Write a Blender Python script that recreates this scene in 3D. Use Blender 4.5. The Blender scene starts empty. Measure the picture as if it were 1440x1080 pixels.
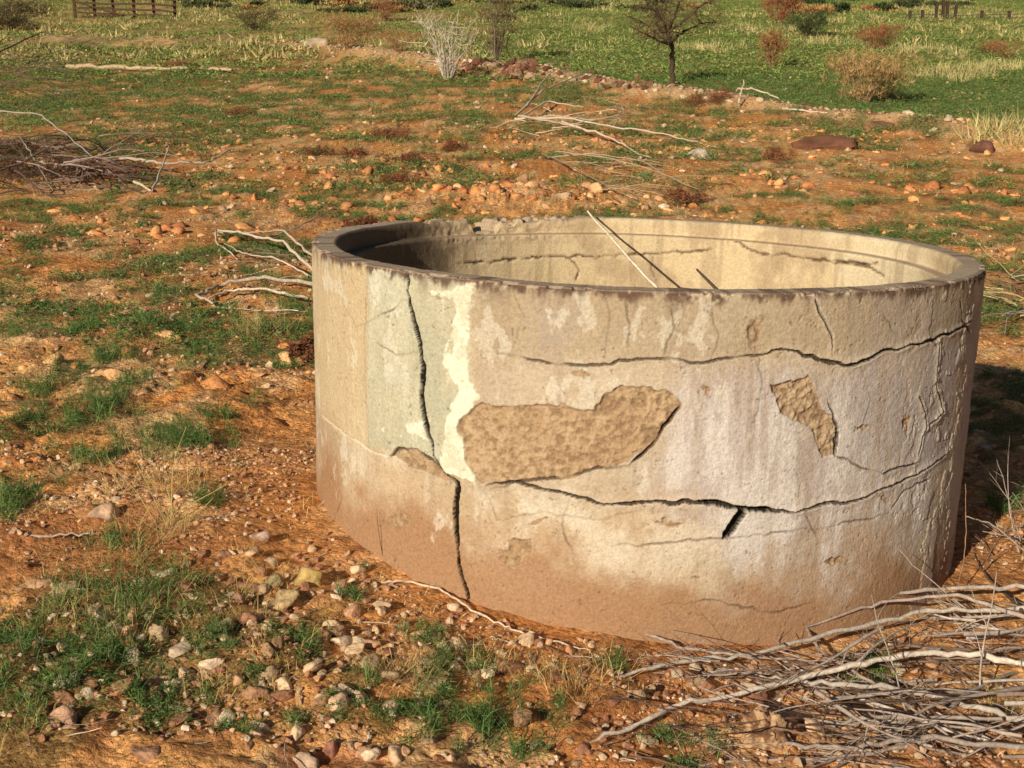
import bpy, math, random, time
import numpy as np
from mathutils import Vector, Euler, Matrix
T0=time.time()
rng=np.random.default_rng(11); random.seed(11)
scene=bpy.context.scene

# ------------------------------------------------------------ noise helpers
def _h(ix,iy,iz,seed):
    h=(ix.astype(np.int64)*374761393+iy.astype(np.int64)*668265263+iz.astype(np.int64)*2147483647+seed*1274126177)&0xFFFFFFFF
    h=((h^(h>>13))*1274126177)&0xFFFFFFFF
    h=((h^(h>>16))*2246822519)&0xFFFFFFFF
    h=h^(h>>15)
    return (h&0xFFFFFF)/float(0xFFFFFF)
def vn2(x,y,seed=0):
    x=np.asarray(x,float); y=np.asarray(y,float)
    xi=np.floor(x); yi=np.floor(y); fx=x-xi; fy=y-yi
    fx=fx*fx*(3-2*fx); fy=fy*fy*(3-2*fy); z=np.zeros_like(xi)
    a=_h(xi,yi,z,seed); b=_h(xi+1,yi,z,seed); c=_h(xi,yi+1,z,seed); d=_h(xi+1,yi+1,z,seed)
    return (a*(1-fx)+b*fx)*(1-fy)+(c*(1-fx)+d*fx)*fy
def fbm(x,y,octv=4,seed=0,gain=.5):
    s=0; a=1; t=0
    x=np.asarray(x,float); y=np.asarray(y,float)
    for i in range(octv):
        s=s+a*vn2((x*.8-y*.6*(i%2))*2**i+i*17.3,(y*.8+x*.6*(i%2))*2**i-i*9.1,seed+i); t+=a; a*=gain
    return s/t
def sst(a,b,x):
    t=np.clip((x-a)/(b-a),0,1); return t*t*(3-2*t)
def mixc(c,col,m):
    m=np.clip(m,0,1)[...,None]; return c*(1-m)+np.array(col)*m

# ------------------------------------------------------------ mesh helpers
def make_mesh(name,verts,faces,colors=None,mat=None,smooth=False,extra=None,parent=None):
    me=bpy.data.meshes.new(name)
    verts=np.asarray(verts,np.float32)
    if isinstance(faces,np.ndarray): faces=[faces]
    faces=[f for f in faces if len(f)]
    me.vertices.add(len(verts)); me.vertices.foreach_set('co',verts.ravel())
    nl=sum(f.size for f in faces); nf=sum(len(f) for f in faces)
    me.loops.add(nl); me.polygons.add(nf)
    li=np.concatenate([f.ravel() for f in faces]).astype(np.int32)
    tot=np.concatenate([np.full(len(f),f.shape[1]) for f in faces]).astype(np.int32)
    st=np.concatenate([[0],np.cumsum(tot)[:-1]]).astype(np.int32)
    me.loops.foreach_set('vertex_index',li)
    me.polygons.foreach_set('loop_start',st); me.polygons.foreach_set('loop_total',tot)
    me.update(calc_edges=True)
    me.polygons.foreach_set('use_smooth',np.full(nf,smooth))
    if colors is not None:
        a=me.attributes.new('Col','FLOAT_COLOR','POINT')
        c=np.ones((len(verts),4),np.float32); c[:,:3]=np.clip(colors,0,1)
        a.data.foreach_set('color',c.ravel())
    if extra:
        for k,v in extra.items():
            a=me.attributes.new(k,'FLOAT','POINT'); a.data.foreach_set('value',np.asarray(v,np.float32).ravel())
    me.validate()
    ob=bpy.data.objects.new(name,me); scene.collection.objects.link(ob)
    if mat: me.materials.append(mat)
    if parent: ob.parent=parent
    return ob

class Acc:
    def __init__(s): s.v=[]; s.t=[]; s.q=[]; s.c=[]; s.n=0
    def add(s,v,f,c):
        v=np.asarray(v,float); f=np.asarray(f)
        (s.t if f.shape[1]==3 else s.q).append(f+s.n)
        s.v.append(v); c=np.asarray(c,float)
        if c.ndim==1: c=np.tile(c,(len(v),1))
        s.c.append(c); s.n+=len(v)
    def build(s,name,mat,smooth=True):
        fs=[]
        if s.t: fs.append(np.concatenate(s.t))
        if s.q: fs.append(np.concatenate(s.q))
        return make_mesh(name,np.concatenate(s.v),fs,np.concatenate(s.c),mat,smooth)

# ------------------------------------------------------------ materials
def attr_mat(name,rough=.95,bumps=((60,.3,.004),),var=(25,.25)):
    m=bpy.data.materials.new(name); m.use_nodes=True; nt=m.node_tree; N=nt.nodes; L=nt.links
    b=N['Principled BSDF']; b.inputs['Roughness'].default_value=rough
    b.inputs['Specular IOR Level'].default_value=.12
    at=N.new('ShaderNodeAttribute'); at.attribute_name='Col'
    tc=N.new('ShaderNodeTexCoord')
    if var:
        nz=N.new('ShaderNodeTexNoise'); nz.inputs['Scale'].default_value=var[0]; nz.inputs['Detail'].default_value=4; nz.inputs['Roughness'].default_value=.7
        L.new(tc.outputs['Object'],nz.inputs['Vector'])
        mr=N.new('ShaderNodeMapRange'); mr.inputs['From Min'].default_value=.3; mr.inputs['From Max'].default_value=.7
        mr.inputs['To Min'].default_value=1-var[1]; mr.inputs['To Max'].default_value=1+var[1]
        L.new(nz.outputs['Fac'],mr.inputs['Value'])
        mx=N.new('ShaderNodeVectorMath'); mx.operation='SCALE'
        L.new(at.outputs['Color'],mx.inputs[0]); L.new(mr.outputs[0],mx.inputs['Scale'])
        L.new(mx.outputs[0],b.inputs['Base Color'])
    else: L.new(at.outputs['Color'],b.inputs['Base Color'])
    prev=None
    for sc,st,dist in bumps:
        n2=N.new('ShaderNodeTexNoise'); n2.inputs['Scale'].default_value=sc; n2.inputs['Detail'].default_value=3; n2.inputs['Roughness'].default_value=.65
        L.new(tc.outputs['Object'],n2.inputs['Vector'])
        bp=N.new('ShaderNodeBump'); bp.inputs['Strength'].default_value=st; bp.inputs['Distance'].default_value=dist
        L.new(n2.outputs['Fac'],bp.inputs['Height'])
        if prev: L.new(prev.outputs[0],bp.inputs['Normal'])
        prev=bp
    if prev: L.new(prev.outputs[0],b.inputs['Normal'])
    return m
M_conc=attr_mat('weathered_concrete',.95,((150,.8,.003),),(110,.20))
M_stone=attr_mat('stone',.9,((60,.7,.008),),(50,.35))
M_wood=attr_mat('dead_wood',.9,((90,.6,.004),),(60,.35))
M_leaf=attr_mat('foliage',.8,(),None)
M_dry=attr_mat('dry_stems',.85,(),None)

# ------------------------------------------------------------ camera
CAMZ=1.6; PITCH=math.radians(14.04); F=2000.
cd=bpy.data.cameras.new('Camera'); cam=bpy.data.objects.new('Camera',cd); scene.collection.objects.link(cam)
cam.location=(0,0,CAMZ); cam.rotation_euler=(math.pi/2-PITCH,0,0)
cd.sensor_width=36; cd.lens=50; cd.clip_start=.05; cd.clip_end=2000
scene.camera=cam
def ray(px,py):
    a=(px-720)/F; b=(py-540)/F
    return np.array([a, math.cos(PITCH)-b*math.sin(PITCH), -math.sin(PITCH)-b*math.cos(PITCH)])

# ------------------------------------------------------------ terrain
TX,TY=.406,4.62
def terr0(x,y):
    x=np.asarray(x,float); y=np.asarray(y,float)
    t=np.maximum(0,y-9); z=.052*t*t/(t+22)
    fade=1/(1+np.exp(np.clip((y-9)/1.5,-30,30)))
    z=z+fade*(-0.14*np.tanh((x-.45)/1.2)+.04)-.06*sst(4.5,3.5,y)
    return z
def ground0(px,py,f=terr0):
    d=ray(px,py); lo=1.; hi=None; t=1.
    while t<400:
        p=np.array([0,0,CAMZ])+d*t
        if p[2]<f(p[0],p[1]): hi=t; break
        lo=t; t*=1.03
    if hi is None: hi=t
    for _ in range(30):
        m=(lo+hi)/2; p=np.array([0,0,CAMZ])+d*m
        if p[2]<f(p[0],p[1]): hi=m
        else: lo=m
    return (np.array([0,0,CAMZ])+d*hi)
bermpts=[ground0(*p) for p in ((330,62),(560,82),(760,106),(1000,140),(1260,185),(1440,207))]
bx=np.array([p[0] for p in bermpts]); by=np.array([p[1] for p in bermpts])
bx=np.concatenate([[-60],bx,[40]]); by=np.concatenate([[by[0]+8],by,[by[-1]-8]])
def berm_d(x,y): return y-np.interp(x,bx,by)
rub=ground0(720,278)
def rubm(x,y): return np.exp(-(((x-rub[0])/1.0)**2+((y-rub[1])/.9)**2))
def terr(x,y):
    z=terr0(x,y)
    bd=berm_d(x,y)
    z=z+.20*np.exp(-(bd/1.3)**2)*(.5+.8*vn2(np.asarray(x)*.4,np.asarray(y)*.4,3))
    return z+.09*rubm(x,y)
def rough(x,y):
    near=1/(1+np.maximum(y-12,0)/20)
    r=(fbm(x*1.3,y*1.3,3,21)-.5)*.12
    r+=(fbm(x*6,y*6,3,31)-.5)*.07*near*(1+1.2*rubm(x,y))
    r+=(fbm(x*19,y*19,4,41,.62)-.5)*.044*near*(1+1.0*rubm(x,y))
    big=np.clip((y-12)/20,0,1)
    r+=(fbm(x*.35,y*.35,3,51)-.5)*.35*big
    dt=np.sqrt((x-TX)**2+(y-TY)**2)
    k=.35+.65*sst(1.15,1.5,dt)
    return r*k
def terrf(x,y): return terr(x,y)+rough(x,y)
def G(px,py): return ground0(px,py,terr)

def veg_macro(x,y):
    bd=berm_d(x,y)
    m=.45+.02*np.clip((y-6)/8,0,1)
    m=m+(.98-m)*sst(.6,3.,bd)*sst(-9,3,x)
    m=m+.24*sst(18,30,y)*sst(-3,-8,x)
    m=m-.16*sst(40,60,y)
    m=m-.46*sst(1.9,1.2,np.sqrt((x-TX)**2+(y-TY)**2))
    m=m-.06*sst(4.6,3.6,y)
    m=m-.30*np.exp(-(((x-rub[0])/1.6)**2+((y-rub[1])/1.3)**2))
    m=m-.25*np.exp(-(bd/1.2)**2)
    return np.clip(m,0,1)
def veg(x,y):
    m=veg_macro(x,y)
    n=.6*fbm(x*4.6,y*4.6,3,61,.6)+.4*fbm(x*1.1,y*1.1,3,71)
    t=.5+(.5-m)*.34
    return sst(t-.015,t+.045,n)

def axis(a,b,lo,hi,s,g):
    core=list(np.arange(a,b,s)); 
    v=core[-1]; st=s; up=[]
    while v<hi: st*=g; v+=st; up.append(v)
    v=core[0]; st=s; dn=[]
    while v>lo: st*=g; v-=st; dn.append(v)
    return np.array(dn[::-1]+core+up)
X=axis(-1.9,2.3,-260,260,.0125,1.024); Y=axis(2.5,6.0,-30,480,.0125,1.018)
gx,gy=np.meshgrid(X,Y); gz=terrf(gx,gy)
V=np.stack([gx,gy,gz],-1).reshape(-1,3)
ny,nx=gx.shape
idx=np.arange(nx*ny).reshape(ny,nx)
Fq=np.stack([idx[:-1,:-1],idx[:-1,1:],idx[1:,1:],idx[1:,:-1]],-1).reshape(-1,4)
n1=fbm(gx*.8,gy*.8,4,81); n2=fbm(gx*5,gy*5,4,91)
C=np.tile(np.array([.97,.49,.19]),(ny,nx,1))
C=mixc(C,(.82,.33,.10),sst(.45,.62,n1)*.8)
C=mixc(C,(.98,.65,.35),sst(.5,.64,n2)*.6)
C=mixc(C,(.46,.18,.075),sst(.55,.43,fbm(gx*2.6,gy*2.6,4,99,.6))*.8*sst(6.5,3.8,gy))
C=mixc(C,(.50,.20,.08),sst(.54,.62,fbm(gx*9,gy*9,3,98))*.5)
C=mixc(C,(.74,.33,.12),np.exp(-(((np.sqrt((gx-TX)**2+(gy-TY)**2)-1.25)/.2)**2))*.7)
C=mixc(C,(.80,.56,.32),np.exp(-(berm_d(gx,gy)/1.4)**2)*.7)
vg=veg(gx,gy)
C=mixc(C,(.15,.12,.045),vg*.65)
C=mixc(C,(.46,.37,.16),sst(28,60,gy)*.5)
def ground_mat():
    m=bpy.data.materials.new('dry_soil'); m.use_nodes=True; nt=m.node_tree; N=nt.nodes; L=nt.links
    b=N['Principled BSDF']; b.inputs['Roughness'].default_value=.97; b.inputs['Specular IOR Level'].default_value=.05
    at=N.new('ShaderNodeAttribute'); at.attribute_name='Col'
    av=N.new('ShaderNodeAttribute'); av.attribute_name='veg'
    tc=N.new('ShaderNodeTexCoord')
    def noise(sc,det=5,r=.68):
        n=N.new('ShaderNodeTexNoise'); n.inputs['Scale'].default_value=sc; n.inputs['Detail'].default_value=det; n.inputs['Roughness'].default_value=r
        L.new(tc.outputs['Object'],n.inputs['Vector']); return n
    def rng_(src,a,b_,c,d):
        r=N.new('ShaderNodeMapRange'); r.inputs['From Min'].default_value=a; r.inputs['From Max'].default_value=b_
        r.inputs['To Min'].default_value=c; r.inputs['To Max'].default_value=d; L.new(src,r.inputs['Value']); return r
    n=noise(22,6,.75); r=rng_(n.outputs['Fac'],.34,.58,.48,1.12)
    mx=N.new('ShaderNodeVectorMath'); mx.operation='SCALE'; L.new(at.outputs['Color'],mx.inputs[0]); L.new(r.outputs[0],mx.inputs['Scale'])
    vo=N.new('ShaderNodeTexVoronoi'); vo.inputs['Scale'].default_value=75; L.new(tc.outputs['Object'],vo.inputs['Vector'])
    sp=N.new('ShaderNodeSeparateColor'); L.new(vo.outputs['Color'],sp.inputs[0])
    r2=rng_(sp.outputs[0],.0,1,.68,1.2)
    mx2=N.new('ShaderNodeVectorMath'); mx2.operation='SCALE'; L.new(mx.outputs[0],mx2.inputs[0]); L.new(r2.outputs[0],mx2.inputs['Scale'])
    ng=noise(3.4,7,.76)
    ad=N.new('ShaderNodeMath'); ad.operation='MULTIPLY_ADD'; ad.inputs[1].default_value=.40
    L.new(av.outputs['Fac'],ad.inputs[0]); L.new(ng.outputs['Fac'],ad.inputs[2])
    gf=rng_(ad.outputs[0],.74,.82,0,.85)
    cr=N.new('ShaderNodeValToRGB'); cr.color_ramp.elements[0].color=(.07,.14,.03,1); cr.color_ramp.elements[1].color=(.31,.37,.10,1)
    cr.color_ramp.elements[0].position=.36; cr.color_ramp.elements[1].position=.66
    n5=noise(6,5,.75); L.new(n5.outputs['Fac'],cr.inputs[0])
    mg=N.new('ShaderNodeMixRGB'); L.new(gf.outputs[0],mg.inputs[0]); L.new(mx2.outputs[0],mg.inputs[1]); L.new(cr.outputs[0],mg.inputs[2])
    L.new(mg.outputs[0],b.inputs['Base Color'])
    nb=noise(32,5,.72); bp=N.new('ShaderNodeBump'); bp.inputs['Strength'].default_value=.9; bp.inputs['Distance'].default_value=.03
    L.new(nb.outputs['Fac'],bp.inputs['Height'])
    bp2=N.new('ShaderNodeBump'); bp2.inputs['Strength'].default_value=.7; bp2.inputs['Distance'].default_value=.006; bp2.invert=True
    L.new(vo.outputs['Distance'],bp2.inputs['Height']); L.new(bp.outputs[0],bp2.inputs['Normal'])
    L.new(bp2.outputs[0],b.inputs['Normal'])
    return m
make_mesh('ground',V,Fq,C.reshape(-1,3),ground_mat(),True,{'veg':np.clip(veg_macro(gx,gy)*sst(10,18,gy)*.95,0,1)})

# ------------------------------------------------------------ water tank
ZR=.905; R0=1.078
tank=bpy.data.objects.new('concrete_water_tank',None); scene.collection.objects.link(tank)
tank.location=(TX,TY,0); tank.rotation_euler=(math.radians(-2.2),math.radians(1.5),0)
RM=np.array(tank.rotation_euler.to_matrix())
def Rad(z): return R0-.018*(ZR-z)
def sheet(px,py,r=None):
    o=RM.T@(np.array([0,0,CAMZ])-np.array([TX,TY,0])); d=RM.T@ray(px,py)
    z=.4
    for _ in range(5):
        rr=Rad(z); a=d[0]**2+d[1]**2; b=o[0]*d[0]+o[1]*d[1]; c=o[0]**2+o[1]**2-rr*rr
        q=max(b*b-a*c,0.); t=(-b-math.sqrt(q))/a; p=o+d*t; z=p[2]
    return (math.atan2(p[0],-p[1])*R0, z)
def sheet_in(px,py,r=R0-.132):
    o=RM.T@(np.array([0,0,CAMZ])-np.array([TX,TY,0])); d=RM.T@ray(px,py)
    a=d[0]**2+d[1]**2; b=o[0]*d[0]+o[1]*d[1]; c=o[0]**2+o[1]**2-r*r
    q=max(b*b-a*c,0.); t=(-b+math.sqrt(q))/a; p=o+d*t
    th=math.atan2(p[0],-p[1]); 
    if th<0: th+=2*math.pi
    return (th*R0,p[2])
th=np.concatenate([np.arange(-1.60,1.52,.0025),np.arange(1.52,2*math.pi-1.60,.0055)])
prof=[]
for z in np.arange(-.12,ZR-.007,.0028): prof.append((Rad(z),z,1,0,0))
for a in np.linspace(0,90,5): prof.append((R0-.006+.006*math.cos(math.radians(a)),ZR-.006+.006*math.sin(math.radians(a)),math.cos(math.radians(a)),math.sin(math.radians(a)),1))
for r in np.linspace(R0-.010,R0-.066,16): prof.append((r,ZR,0,1,1))
for a in np.linspace(10,80,4): prof.append((R0-.070-.014*math.sin(math.radians(a)),ZR-.014+.014*math.cos(math.radians(a)),-math.sin(math.radians(a)),math.cos(math.radians(a)),2))
for z in np.linspace(ZR-.018,ZR-.055,8): prof.append((R0-.086,z,-1,0,2))
for r in np.linspace(R0-.090,R0-.126,7): prof.append((r,ZR-.060,0,1,3))
for z in np.linspace(ZR-.064,ZR-.42,60): prof.append((R0-.132,z,-1,0,4))
for z in np.linspace(ZR-.45,-.2,16): prof.append((R0-.132,z,-1,0,4))
prof=np.array(prof); kind=prof[:,4]
nr_,nt_=len(prof),len(th)
TH,_=np.meshgrid(th,prof[:,1]); PR=np.repeat(prof[:,0][:,None],nt_,1); PZ=np.repeat(prof[:,1][:,None],nt_,1)
NR=np.repeat(prof[:,2][:,None],nt_,1); NZ=np.repeat(prof[:,3][:,None],nt_,1)
K=np.repeat(kind[:,None],nt_,1)
S=TH*R0
disp=np.zeros_like(S)
outer=(K==0)
na=fbm(S*1.8,PZ*1.8,4,101); nb=fbm(S*7,PZ*7,5,111,.6); nc=fbm(S*28,PZ*28,4,121,.6); nst=fbm(S*24,PZ*2.4,4,131,.6); nf=fbm(S*95,PZ*95,2,141,.6)
nd=fbm(S*13+7,PZ*13,5,145,.65); nsc=fbm(S*6,PZ*1.3,5,147,.6)
C=np.tile(np.array([.54,.43,.305]),S.shape+(1,))
C=mixc(C,(.42,.325,.225),sst(.40,.64,na)*.75)
C=mixc(C,(.62,.53,.42),sst(.44,.66,nb)*.55)
C=mixc(C,(.42,.315,.21),sst(.48,.66,nsc)*.5)
C=mixc(C,(.38,.29,.205),sst(.50,.70,nc)*.4)
C=mixc(C,(.34,.26,.19),sst(.54,.72,nst)*.5)
disp+=(fbm(S*3,PZ*3,3,161)-.5)*.008+(nc-.5)*.0022+(nf-.5)*.0018
def seg_dist(sx,sz,pts):
    best=np.full(sx.shape,9.); tpar=np.zeros(sx.shape); L=0; 
    for (x0,y0),(x1,y1) in zip(pts[:-1],pts[1:]):
        dx,dy=x1-x0,y1-y0; l2=dx*dx+dy*dy+1e-12
        t=np.clip(((sx-x0)*dx+(sz-y0)*dy)/l2,0,1); d=np.hypot(sx-x0-t*dx,sz-y0-t*dy)
        m=d<best; best=np.where(m,d,best); tpar=np.where(m,L+t*math.sqrt(l2),tpar); L+=math.sqrt(l2)
    return best,tpar,L
wS=(fbm(S*11,PZ*11,5,171,.65)-.5)*.07; wZ=(fbm(S*11+40,PZ*11,5,181,.65)-.5)*.07
def jag(pts,amp,seed):
    r=random.Random(seed); out=[pts[0]]
    for a,b in zip(pts[:-1],pts[1:]):
        l=math.hypot(b[0]-a[0],b[1]-a[1]); n=max(1,int(l/.022))
        for i in range(1,n+1):
            t=i/n; k=amp if i<n else 0
            out.append((a[0]+(b[0]-a[0])*t+r.uniform(-k,k),a[1]+(b[1]-a[1])*t+r.uniform(-k,k)))
    return out
def region(msk,pts,pad):
    xs=[p[0] for p in pts]; zs=[p[1] for p in pts]
    return msk&(S>min(xs)-pad)&(S<max(xs)+pad)&(PZ>min(zs)-pad)&(PZ<max(zs)+pad)
def inpoly(px,pz,pts):
    ins=np.zeros(px.shape,bool); n=len(pts)
    for i in range(n):
        x0,y0=pts[i]; x1,y1=pts[(i+1)%n]
        c=((y0>pz)!=(y1>pz)); xx=(x1-x0)*(pz-y0)/((y1-y0) if abs(y1-y0)>1e-9 else 1e-9)+x0
        ins^=(c&(px<xx))
    return ins
def patch(poly,soft=.004,warp=1.0,msk=None,fn=sheet,pad=.15):
    pts=[fn(*p) for p in poly]; m=region(outer if msk is None else msk,pts,pad)
    sx=S[m]+wS[m]*warp; sz=PZ[m]+wZ[m]*warp
    d,_,_=seg_dist(sx,sz,pts+[pts[0]]); d=np.where(inpoly(sx,sz,pts),d,-d)
    out=np.zeros_like(S); out[m]=sst(-soft,soft,d); return out
def crack(poly,w=.004,depth=.01,dark=.85,amp=.005,seed=1,fn=sheet,msk=None,lip=0.,col=(.04,.024,.016),taper=True,wp=.30):
    global C
    pts=jag([fn(*p) for p in poly],amp,seed); m=region(outer if msk is None else msk,pts,.06)
    d,t,L=seg_dist(S[m]+wS[m]*wp,PZ[m]+wZ[m]*wp,pts)
    wn=w*(.2+1.5*sst(.15,.85,vn2(t*17+seed*7,t*0+.5,seed+300)))
    if taper: wn=wn*np.clip(np.minimum(t,L-t)/(.15*L+1e-6)+.15,0,1)
    st=np.clip(wn/.0018,.25,1)
    k=(1-sst(wn*.5,wn*.5+.0026,d))*st
    kc=(1-sst(wn*.5+.0014,wn*.5+.0032,d))*st
    disp[m]-=depth*k
    sub=C[m]
    if lip:
        lp=np.exp(-(d/.013)**2)*(1-k); disp[m]+=lip*lp*(.5+nd[m]); sub=mixc(sub,(.66,.58,.48),.55*lp*sst(.4,.55,nd[m]))
    sub=mixc(sub,(.27,.19,.12),.15*np.exp(-(d/(.003+w*.6))**2)); sub=mixc(sub,col,kc*dark); C[m]=sub
C=mixc(C,(.60,.475,.30),patch([(430,340),(517,370),(520,632),(450,585),(430,560)],.03,.4)*.6)
gp=patch([(517,370),(662,385),(662,670),(625,655),(560,628),(520,632)],.014,.5)
C=mixc(C,(.47,.445,.33),gp*.75); C=mixc(C,(.37,.375,.29),gp*sst(.44,.62,nb)*.5); C=mixc(C,(.58,.55,.43),gp*sst(.48,.62,nsc)*.5); disp+=gp*.0012
midp=patch([(670,500),(1000,510),(1180,520),(1180,700),(900,700),(690,680)],.05,1.0); C=mixc(C,(.53,.43,.345),midp*.45)
lav=patch([(985,520),(1260,520),(1320,640),(1260,860),(1120,875),(1010,770),(900,690),(930,640)],.07,1.6)
C=mixc(C,(.48,.42,.42),lav*sst(.34,.55,nst)*.8)
C=mixc(C,(.66,.60,.565),lav*sst(.50,.62,nst*.7+nb*.3)*.75)
C=mixc(C,(.33,.275,.28),lav*sst(.48,.38,nst)*.55)
lv2=patch([(745,425),(840,430),(835,480),(750,490)],.05,1.2); C=mixc(C,(.40,.35,.36),lv2*sst(.35,.6,nst)*.7)
lv3=patch([(1200,400),(1310,400),(1375,470),(1360,640),(1200,640),(1210,540)],.05,1.2); C=mixc(C,(.42,.365,.355),lv3*sst(.30,.6,nst)*.75)
lo=patch([(670,690),(1010,720),(1010,770),(900,830),(690,770)],.05,1.4); C=mixc(C,(.66,.57,.465),lo*sst(.42,.58,nb)*.75)
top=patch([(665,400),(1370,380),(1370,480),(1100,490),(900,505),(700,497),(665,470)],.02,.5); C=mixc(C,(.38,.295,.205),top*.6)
zb=PZ+.07*np.clip(TH,-1,1)
C=mixc(C,(.46,.315,.205),sst(.38,.12,zb+(nb-.5)*.5)*outer*.65)
C=mixc(C,(.34,.185,.10),sst(.22,.06,zb+(nb-.5)*.32)*outer*.85)
C=mixc(C,(.40,.25,.155),patch([(660,760),(760,800),(800,850),(700,840)],.05,1.5)*.5)
C=mixc(C,(.35,.20,.125),patch([(1010,820),(1110,820),(1130,870),(1000,870)],.04,1.5)*.6)
C=mixc(C,(.68,.63,.54),outer*sst(.60,.66,fbm(S*19,PZ*12,5,191,.65))*sst(.46,.56,na)*.45)
pit=fbm(S*120,PZ*120,2,195,.5)
C=mixc(C,(.14,.10,.07),outer*sst(.80,.86,pit)*.55); disp-=outer*sst(.80,.88,pit)*.002
wp_=patch([(612,402),(664,404),(656,425),(660,450),(662,482),(657,520),(678,568),(668,585),(652,600),(657,640),(665,674),(642,670),(628,650),(628,620),(634,588),(650,560),(638,535),(626,512),(630,480),(640,450),(636,422),(612,415)],.003,1.2)
wp_=wp_*sst(.39,.43,nd*.6+nc*.4)
C=mixc(C,(.76,.72,.58),wp_); C=mixc(C,(.56,.50,.38),wp_*sst(.50,.62,nc)*.6); disp+=wp_*.0024
wpx=patch([(545,585),(605,595),(605,630),(545,620)],.01,1.6)*sst(.51,.55,nd); C=mixc(C,(.72,.68,.56),wpx)
def spall(poly,dep=.010,col=(.39,.26,.155),warp=.8):
    global C,disp
    p=patch(poly,.0028,warp); C=mixc(C,col,p*.95); C=mixc(C,(.22,.135,.08),p*sst(.50,.64,nf*.6+nc*.4)*.6); C=mixc(C,(.52,.38,.245),p*sst(.49,.36,nf*.5+nd*.5)*.5)
    disp-=p*(dep+(nf-.5)*.014+(nc-.5)*.007)
    ed=p*(1-p)*4; C=mixc(C,(.15,.09,.06),ed*.4)
spall([(655,590),(680,570),(740,572),(800,574),(832,582),(850,555),(880,541),(915,547),(940,550),(958,568),(930,605),(905,640),(885,655),(840,652),(800,668),(720,680),(672,674),(655,650),(645,610)],.006)
spall([(1085,545),(1140,533),(1152,560),(1175,600),(1176,640),(1155,642),(1140,600),(1095,578)],.005,(.40,.28,.18))
spall([(700,775),(730,758),(755,765),(735,790),(712,808)],.003,warp=1.3)
spall([(548,636),(580,628),(622,650),(634,672),(590,655)],.006,(.40,.27,.165))
spall([(1056,446),(1070,444),(1066,492),(1060,488)],.003,(.33,.23,.16),1.3)
for (a,b,ww,hh) in [(820,520,26,10),(1000,545,18,14),(1235,705,30,8),(940,735,40,12),(560,735,22,30),(760,740,26,12),(1270,600,12,30),(1180,790,26,14),(1218,604,30,9)]:
    spall([(a-ww/2,b),(a,b-hh/2),(a+ww/2,b-hh*.1),(a+ww*.2,b+hh/2)],.002,warp=1.4)
fl=sst(.515,.53,fbm(S*13,PZ*9,5,201,.65))*sst(.5,.85,TH)*outer; disp+=fl*.0028; C=mixc(C,(.50,.43,.39),fl*.4)
crack([(570,384),(578,430),(588,470),(597,520),(593,560),(601,600),(612,640),(628,665),(642,678),(641,720),(643,770),(648,805),(657,842)],.0085,.014,.985,.004,2,col=(.008,.005,.003),taper=False)
crack([(450,582),(480,606),(520,634),(548,640)],.003,.004,.5,.003,3,col=(.72,.63,.49))
crack([(545,641),(560,630),(585,632),(610,645),(628,664)],.004,.01,.85,.003,4)
crack([(700,497),(760,507),(820,513),(900,505),(980,510),(1040,502),(1100,490)],.0024,.007,.8,.004,5)
crack([(1085,491),(1100,490),(1150,505),(1200,514),(1250,490),(1300,480),(1340,465),(1366,452)],.0046,.010,.88,.004,55,lip=.004)
crack([(685,682),(720,678),(760,688),(800,693),(850,708),(900,705),(950,706),(1000,704),(1040,712),(1080,716),(1120,722)],.0050,.012,.93,.004,6,lip=.002)
crack([(1115,722),(1170,708),(1220,700),(1260,680),(1300,660),(1337,632)],.0036,.009,.82,.004,66,lip=.004)
crack([(1048,712),(1036,730),(1018,758)],.013,.025,.97,.003,7,col=(.012,.008,.005))
crack([(985,705),(1020,710),(1060,714),(1090,718)],.010,.02,.95,.003,8,col=(.015,.01,.006))
crack([(958,568),(930,605),(905,640),(885,657)],.0038,.012,.9,.003,9)
crack([(885,657),(840,655),(800,668),(740,676),(690,688)],.0024,.007,.75,.004,10)
crack([(1145,420),(1152,440),(1168,470),(1172,502)],.0024,.006,.6,.004,11,lip=.002)
crack([(1165,560),(1178,600),(1175,640)],.004,.01,.9,.004,12)
crack([(1175,640),(1240,667),(1290,650)],.0022,.005,.6,.004,13,lip=.003)
crack([(860,770),(960,762),(1040,755),(1100,747),(1180,738),(1250,722)],.0015,.004,.5,.005,14)
crack([(1290,560),(1302,590),(1290,640)],.003,.006,.6,.005,15,lip=.004)
crack([(1320,480),(1315,540),(1325,580),(1300,600)],.003,.006,.6,.005,16,lip=.004)
crack([(1350,420),(1352,450),(1365,470)],.005,.01,.8,.005,17)
for i,pl in enumerate([[(720,400),(735,440),(720,497)],[(850,410),(860,450),(852,505)],[(880,506),(884,470),(880,420)],[(480,420),(500,460),(560,430),(575,420)],[(515,400),(512,480),(516,560),(520,630)],[(680,690),(700,730),(760,720),(840,730),(900,715)],[(800,700),(790,740),(810,800)],[(1130,722),(1150,760),(1145,800)],[(1000,430),(1010,470),(1000,508)],[(1060,500),(1075,540),(1060,600)],[(760,690),(740,670),(750,640)],[(940,420),(950,460),(935,505)],[(1210,515),(1225,560),(1215,600)],[(1240,440),(1260,470),(1255,490)],[(530,480),(560,500),(590,498)],[(470,640),(480,700),(465,740)]]):
    crack(pl,.0011,.002,.45,.005,18+i)
crack([(930,850),(1000,845),(1080,860),(1140,850)],.002,.004,.45,.005,45)
crack([(1250,722),(1270,690),(1310,672)],.0022,.005,.5,.005,47)
chip=sst(.56,.66,fbm(S*30,PZ*0+.3,4,221,.65))
edge=sst(ZR-.030,ZR-.006,PZ+(fbm(S*60,PZ*6,3,231)-.5)*.045)
frontside=sst(1.9,1.4,np.abs(TH))
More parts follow.
